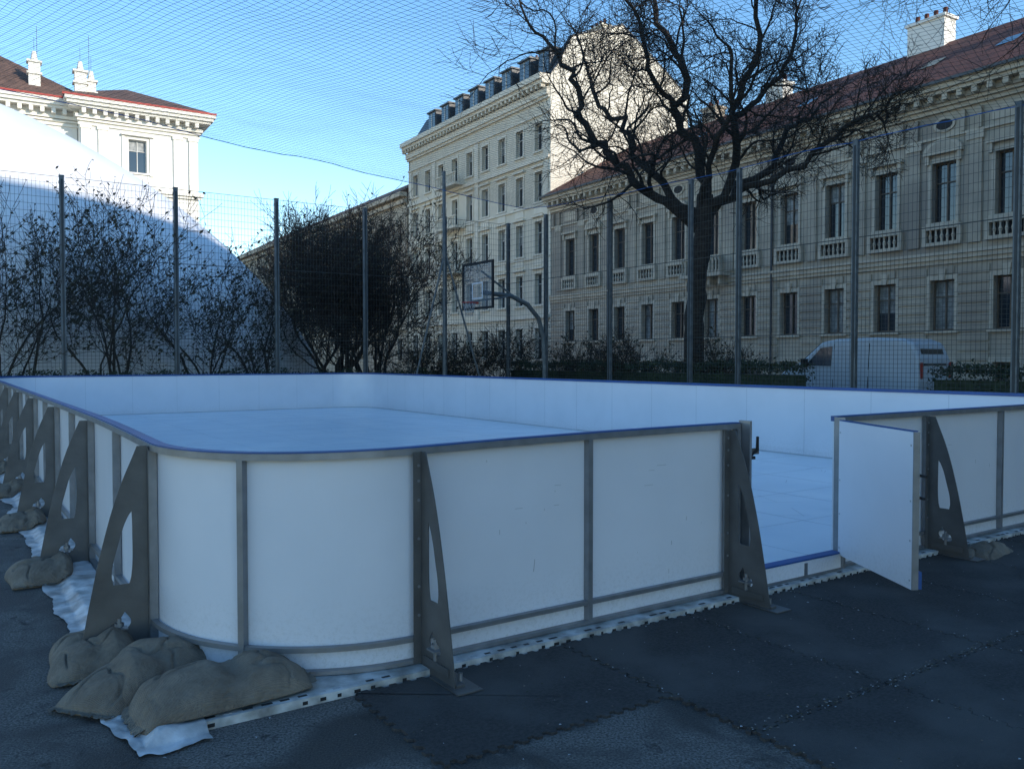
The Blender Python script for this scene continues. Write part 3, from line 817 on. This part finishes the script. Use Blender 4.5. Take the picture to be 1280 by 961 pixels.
# unseen row of houses behind the viewer, added and sized to shade the court
B=Bld('shade_blocker_row',RM); F=(78,-18,-1,0,0,1); L=75
facade(B,F,L,25,[2+3.2*n for n in range(23)],1.2,[(1.2,3.4),(5.0,7.3),(8.8,11.0),(12.4,14.6),(16,18),(19.6,21.6)],m_cream,m_creamT,m_framew)
T=B.P('trim')
for z0,z1,d in ((4.2,4.4,.2),(8,8.15,.15),(24.2,24.6,.4),(24.6,25.02,.8)): fbox(T,F,0,L,-.02,d,z0,z1,m_creamT)
B.P('roof').add([(78,-17.2,25.03),(3,-17.2,25.03),(3,-24,27.0),(78,-24,27.0),(78,-31,25),(3,-31,25)],[(0,3,2,1),(3,4,5,2),(0,4,3),(1,2,5)],m_tile)
B.P('walls').box((3,-30.6,0),(78,-30.2,25),m_cream)
B.P('walls').box((3,-30.1,0),(3.4,-18.5,25),m_cream)
B.done()

# ------------------------------------------------------------------ air dome
b=MB(); nu_,nv_=90,90; vs=[];fs=[]
cu_,cv_,hu,hv,hz=-7.0,43.5,19.6,18.0,12.9
for j in range(nv_+1):
    t=math.pi*j/nv_
    for i in range(nu_+1):
        p=math.pi*i/nu_
        x=math.cos(t); r=abs(math.sin(t))
        y=math.copysign(abs(math.cos(p))**.55,math.cos(p)); zz=abs(math.sin(p))**.75
        vs.append((cu_+hu*x,cv_+hv*y*(r**.3),hz*r**1.35*zz))
for j in range(nv_):
    for i in range(nu_): a=j*(nu_+1)+i; fs.append((a,a+1,a+2+nu_,a+1+nu_))
b.add(vs,fs,m_dome)
b.obj('air_dome',mw=RM,smooth=True)

# ------------------------------------------------------------------ trees
def grow(mb,P,D,L,r,lev,maxlev,rnd,gn=.35,up=.10,leaf=None,kids=(5,7),minr=.006):
    seg=max(3,int(L/(.35 if lev<2 else .22)))
    if lev>=maxlev-1: seg=3
    pts=[P.copy()];rad=[r];p=P.copy();d=D.normalized();st=L/seg
    r1=max(minr*.7,r*(.45 if lev<maxlev else .5))
    for i in range(seg):
        d=(d+Vector((rnd.gauss(0,gn),rnd.gauss(0,gn),rnd.gauss(0,gn)+up))*.6).normalized()
        p=p+d*st; pts.append(p.copy()); rad.append(r+(r1-r)*(i+1)/seg)
    n=7 if r>.08 else (5 if r>.025 else 3)
    tube(mb,pts,rad,n,m_bark if r>.03 else m_twig)
    if leaf and lev>=maxlev-1:
        for q in pts[1:]:
            if rnd.random()<leaf: leafq(mb,q,rnd)
    if lev>=maxlev: return
    k=rnd.randint(*kids)
    spawn(mb,pts,rad,L,k,lev,maxlev,rnd,gn,up,leaf,kids,minr)
def leafq(mb,q,rnd,s0=.04,s1=.09,m=None):
    a=Vector((rnd.gauss(0,1),rnd.gauss(0,1),rnd.gauss(0,1))).normalized(); c=a.orthogonal().normalized(); e=a.cross(c)
    s=rnd.uniform(s0,s1); o=q+Vector((rnd.gauss(0,.04),rnd.gauss(0,.04),rnd.gauss(0,.04)))
    mb.add([o-c*s,o-e*s*.5,o+c*s,o+e*s*.5],[(0,1,2,3)],m or m_leafd)
def spawn(mb,pts,rad,L,k,lev,maxlev,rnd,gn,up,leaf,kids,minr,tmin=.25):
    n=len(pts)-1
    for j in range(k):
        t=tmin+(1-tmin)*(j+rnd.random())/k; x=min(t*n,n-.001); i=int(x)
        q=pts[i].lerp(pts[i+1],x-i); rr=rad[i]+(rad[i+1]-rad[i])*(x-i)
        T=(pts[i+1]-pts[i]).normalized()
        s=Vector((rnd.gauss(0,1),rnd.gauss(0,1),rnd.gauss(0,1))); s=(s-T*s.dot(T)).normalized()
        d=(T*rnd.uniform(.35,.9)+s*rnd.uniform(.6,1.0)+Vector((0,0,.15))).normalized()
        grow(mb,q,d,L*rnd.uniform(.42,.68),max(minr,rr*rnd.uniform(.34,.54)),lev+1,maxlev,rnd,gn,up,leaf,kids,minr)
    T=(pts[-1]-pts[-2]).normalized()
    grow(mb,pts[-1],T,L*.5,max(minr,rad[-1]*.9),lev+1,maxlev,rnd,gn,up,leaf,kids,minr)
def smoothpath(ps,sub=5,rnd=None,j=.06):
    out=[]
    n=len(ps)
    for i in range(n-1):
        p0=ps[max(i-1,0)];p1=ps[i];p2=ps[i+1];p3=ps[min(i+2,n-1)]
        for k in range(sub):
            t=k/sub
            q=.5*((2*p1)+(p2-p0)*t+(2*p0-5*p1+4*p2-p3)*t*t+(3*p1-p0-3*p2+p3)*t**3)
            if rnd and (i or k): q=q+Vector((rnd.gauss(0,j),rnd.gauss(0,j),rnd.gauss(0,j)))
            out.append(q)
    out.append(ps[-1]); return out
rnd=random.Random(11)
b=MB(); base=Vector((5.83,27.0,0))
tr=[base+Vector(p) for p in ((0,0,-.1),(0,0,1),(-.02,0,2.6),(.08,0,4.2),(.26,0,5.8),(.3,0,6.8))]
tp=smoothpath(tr,5,rnd,.02)
trad=[]
for i in range(len(tp)):
    t=i/(len(tp)-1); trad.append(.34-.08*t+.22*math.exp(-t*14))
tube(b,tp,trad,14,m_bark)
limbs=[([(.26,0,5.5),(-.97,-.2,6.4),(-2.0,-.5,7.1),(-2.84,-.6,8.0),(-3.8,-1.0,9.0),(-4.1,-1.6,10.15),(-4.6,-1.9,10.7)],.165),
([(.15,0,5.9),(-.7,.5,6.95),(-1.75,1.0,8.2),(-2.0,1.4,9.25),(-2.8,2.0,10.3),(-3.2,2.4,11.4)],.15),
([(.3,0,6.7),(.26,.2,8.0),(-.46,.3,9.25),(-.33,.2,10.8),(-.97,.6,12.1),(-1.2,.8,13.2)],.175),
([(.3,0,6.3),(1.2,-.4,7.6),(.95,-.9,9.25),(1.6,-1.3,10.8),(1.46,-1.6,12.6)],.155),
([(.3,0,6.1),(1.6,.5,7.1),(2.74,1.1,8.0),(3.4,1.6,9.25),(4.5,2.2,10.0)],.15),
([(1.46,.3,7.0),(2.87,-.3,7.6),(4.2,-.8,8.5),(5.0,-1.0,8.9),(5.5,-1.3,8.9)],.11),
([(-.46,.3,9.2),(-1.4,-.6,10.2),(-1.9,-1.2,11.4),(-2.4,-1.6,12.6)],.10),
([(.26,0,6.4),(.1,-1.1,7.5),(.5,-2.2,8.8),(.3,-2.9,10.4)],.12),
([(.9,-.7,9.0),(2.2,-.2,10.1),(3.0,.2,11.5),(3.3,.3,12.8)],.10)]
for ps,r in limbs:
    P=smoothpath([base+Vector(p) for p in ps],4,rnd,.09)
    L=sum((P[i+1]-P[i]).length for i in range(len(P)-1))
    rad=[r*(1-.62*i/(len(P)-1)) for i in range(len(P))]
    tube(b,P,rad,9,m_bark)
    spawn(b,P,rad,L*.44,16,1,4,rnd,.40,.05,None,(6,8),.0090,.22)
b.obj('bare_tree',smooth=True)
b=MB(); base=Vector((15.6,19.5,0)); rnd=random.Random(5)
P=smoothpath([base+Vector(p) for p in ((0,0,-.1),(0,0,3),(.2,0,6),(0,0,8))],4,rnd,.03); tube(b,P,[.3-.01*i for i in range(len(P))],10,m_bark)
for ps,r in (([(0,0,7),(-1.5,-.2,9.2),(-2.8,-.3,10.6),(-4.6,-.5,11.0)],.13),([(0,0,7.5),(-.8,1,9.6),(-2,1.8,11.2),(-3.6,2.2,11.8)],.13),([(0,0,7.5),(.8,.5,10),(1.5,.5,12.5)],.14),([(0,0,7),(2,-.6,9),(3.4,-1,10.6)],.12)):
    P=smoothpath([base+Vector(p) for p in ps],4,rnd,.08); L=sum((P[i+1]-P[i]).length for i in range(len(P)-1))
    rad=[r*(1-.6*i/(len(P)-1)) for i in range(len(P))]; tube(b,P,rad,8,m_bark)
    spawn(b,P,rad,L*.62,12,1,4,rnd,.38,-.02,None,(5,6),.0075,.25)
b.obj('bare_tree',smooth=True)
def shrub(name,u,v,H,spread,stems,seed,leaf,lev=3,minr=.008,kids=(4,5),up=.12,r0=.06):
    rnd=random.Random(seed); b=MB()
    for i in range(stems):
        a=rnd.uniform(0,6.28); p=Vector((u+math.cos(a)*spread*.25*rnd.random(),v+math.sin(a)*spread*.2*rnd.random(),-.05))
        d=Vector((math.cos(a)*spread/H*rnd.uniform(.2,1.0),math.sin(a)*spread/H*rnd.uniform(.2,.9),1))
        grow(b,p,d,H*rnd.uniform(.45,.68),r0*rnd.uniform(.6,1),1,lev+1,rnd,.25,up,leaf,kids,minr)
    return b.obj(name,mw=RM)
shrub('leafy_shrub',2.4,24.2,6.6,2.4,7,31,.5)
shrub('leafy_shrub',-.2,24.6,5.8,2.2,6,32,.4)
shrub('leafy_shrub',5.1,24.4,5.6,1.4,5,33,.5)
shrub('leafy_shrub',6.9,24.2,4.2,1.2,4,34,.3)
shrub('twiggy_tree',11.2,27.5,7.4,2.6,14,41,.10,4,.009,(4,5),.10,.09)
shrub('twiggy_tree',15.5,34,7.6,2.8,9,42,.1,4,.012,(3,4),.10,.09)
shrub('twiggy_tree',13.0,36,8.0,2.6,8,43,.1,4,.012,(3,4),.10,.09)
for i,(u,v,h) in enumerate(((17.6,20.5,2.6),(17.8,17.8,2.4),(17.2,24.2,2.8),(15.5,25,2.6),(13.0,24.2,2.8),(18,13.8,2.2))):
    shrub('bare_bush',u,v,h,1.4,12,60+i,.08,3,.006,(4,5),.05,.02)
def hedge(name,u0,u1,v0_,v1,h,n,seed):
    rnd=random.Random(seed); b=MB()
    b.box((u0+.2,v0_+.1,0),(u1-.2,v1-.1,h-.22),m_leafg)
    for i in range(n):
        u=rnd.uniform(u0,u1); v=rnd.uniform(v0_,v1)
        top=h+.18*noise.noise(Vector((u*1.5,v*1.1,seed)))
        f=rnd.random()
        if f<.45: z=top+rnd.gauss(0,.05)
        else:
            z=rnd.uniform(.05,top); 
            if rnd.random()<.7: u=rnd.choice((u0,u1))+rnd.gauss(0,.06)
        leafq(b,Vector((u,v,z)),rnd,.03,.06,m_leafg)
    b.obj(name,mw=RM)
hedge('hedge',16.5,17.4,-4,6.8,1.35,10000,1)
hedge('hedge',16.5,17.4,10.4,24,1.40,12000,2)
hedge('hedge',-8,14,23.0,23.8,1.1,12000,3)

van=empty('parked_van',RM@Matrix.Translation((23.4,10.4,0))@Matrix.Rotation(math.radians(90),4,'Z'))
m_van=M('van_paint',(.48,.53,.58),(.44,.49,.54),rough=.25,scale=.5)
m_tyre=M('tyre',(.02,.02,.02),rough=.9); m_rimv=M('wheel_rim',(.35,.36,.37),rough=.35,metal=.8)
b=MB()
prof=[(.05,.35),(.0,.9),(.06,1.6),(.26,2.10),(.62,2.24),(1.6,2.29),(2.9,2.27),(3.5,2.17),(4.25,1.52),(4.85,1.26),(5.15,1.02),(5.22,.5),(5.12,.32)]
prof2=[]
for side in (-1,1):
    for x,z in prof:
        inn=.0 if z<1.3 else (z-1.3)*.13
        prof2.append((x,side*(.97-inn),z))
n=len(prof)
b.add(prof2,[tuple(range(n-1,-1,-1)),tuple(range(n,2*n))]+[(i,(i+1)%n,(i+1)%n+n,i+n) for i in range(n)],m_van)
vo=b.obj('body',van); bv=vo.modifiers.new('b','BEVEL'); bv.width=.10; bv.segments=4; bv.limit_method='ANGLE'; bv.angle_limit=.5
b=MB()
for side in (-1,1):
    def sp_(pts,m,o=.012):
        vs=[(x,side*(.97-max(0,z-1.3)*.13+o),z) for x,z in pts]+[(x,side*(.97-max(0,z-1.3)*.13-.03),z) for x,z in pts]
        k=len(pts); b.add(vs,[tuple(range(k)),tuple(range(2*k-1,k-1,-1))]+[(i,(i+1)%k,(i+1)%k+k,i+k) for i in range(k)],m)
    sp_([(3.05,1.38),(4.05,1.38),(3.48,1.98),(3.05,2.02)],m_glass)
    sp_([(.3,.5),(4.9,.5),(4.9,.62),(.3,.62)],m_tyre)
    sp_([(2.97,.6),(2.99,.6),(2.99,2.1),(2.97,2.1)],m_dark,.008); sp_([(4.06,.6),(4.08,.6),(4.08,1.36),(4.06,1.36)],m_dark,.008)
    sp_([(1.7,.6),(1.72,.6),(1.72,2.1),(1.7,2.1)],m_dark,.008)
    b.box((3.95,side*1.0-.05,1.35),(4.07,side*1.0+.14*side+.05,1.62),m_tyre)
    b.box((.0,side*.80-.06,1.0),(.02,side*.80+.06,1.5),m_redtrim)
b.add([(3.60,-.78,2.115),(3.60,.78,2.115),(4.24,.86,1.56),(4.24,-.86,1.56)],[(0,1,2,3)],m_glass)
b.add([(.03,-.66,1.40),(.03,.66,1.40),(.165,.62,1.92),(.165,-.62,1.92)],[(0,1,2,3)],m_glass)
b.box((5.18,-.85,.75),(5.232,-.5,.95),m_curt); b.box((5.18,.5,.75),(5.232,.85,.95),m_curt)
b.box((-.05,-.9,.4),(.05,.9,.6),m_tyre)
b.obj('windows_and_trim',van)
b=MB()
for x in (.95,4.2):
    for s_ in (-1,1):
        tube(b,[(x,s_*.76,.34),(x,s_*.78,.34),(x,s_*.96,.34),(x,s_*.985,.34)],[.28,.34,.34,.28],24,m_tyre)
        tube(b,[(x,s_*.95,.34),(x,s_*.99,.34),(x,s_*.991,.34)],[.21,.21,.001],16,m_rimv)
b.obj('wheels',van)

# ------------------------------------------------------------------ light / camera
el=math.radians(20.0); sd=Vector((.85,-.53)).normalized()
az=math.atan2(sd.x,sd.y)
w=bpy.data.worlds.new('World'); scn.world=w; w.use_nodes=True
nt=w.node_tree; bg=nt.nodes['Background']
sk=nt.nodes.new('ShaderNodeTexSky'); sk.sky_type='NISHITA'; sk.sun_disc=False
sk.sun_elevation=el; sk.sun_rotation=az; sk.altitude=900; sk.air_density=1.15; sk.dust_density=.0; sk.ozone_density=1.8
hs=nt.nodes.new('ShaderNodeHueSaturation'); hs.inputs['Saturation'].default_value=1.22
nt.links.new(sk.outputs[0],hs.inputs['Color']); nt.links.new(hs.outputs[0],bg.inputs[0]); bg.inputs[1].default_value=.31
l=bpy.data.lights.new('sun','SUN'); l.energy=5.0; l.angle=math.radians(.5); l.color=(1,.90,.76)
lo=bpy.data.objects.new('sun',l); col.objects.link(lo)
dirv=Vector((sd.x*math.cos(el),sd.y*math.cos(el),math.sin(el)))
lo.rotation_euler=dirv.to_track_quat('Z','Y').to_euler(); lo.location=(30,-30,40)
cam=bpy.data.cameras.new('camera'); cam.sensor_width=36; cam.lens=29.7; cam.clip_end=1500; cam.clip_start=.05
c=bpy.data.objects.new('camera',cam); col.objects.link(c); c.location=(0,0,1.6); c.rotation_euler=(math.radians(90-1.709),0,0)
scn.camera=c
scn.view_settings.view_transform='Standard'; scn.view_settings.look='None'; scn.view_settings.exposure=0
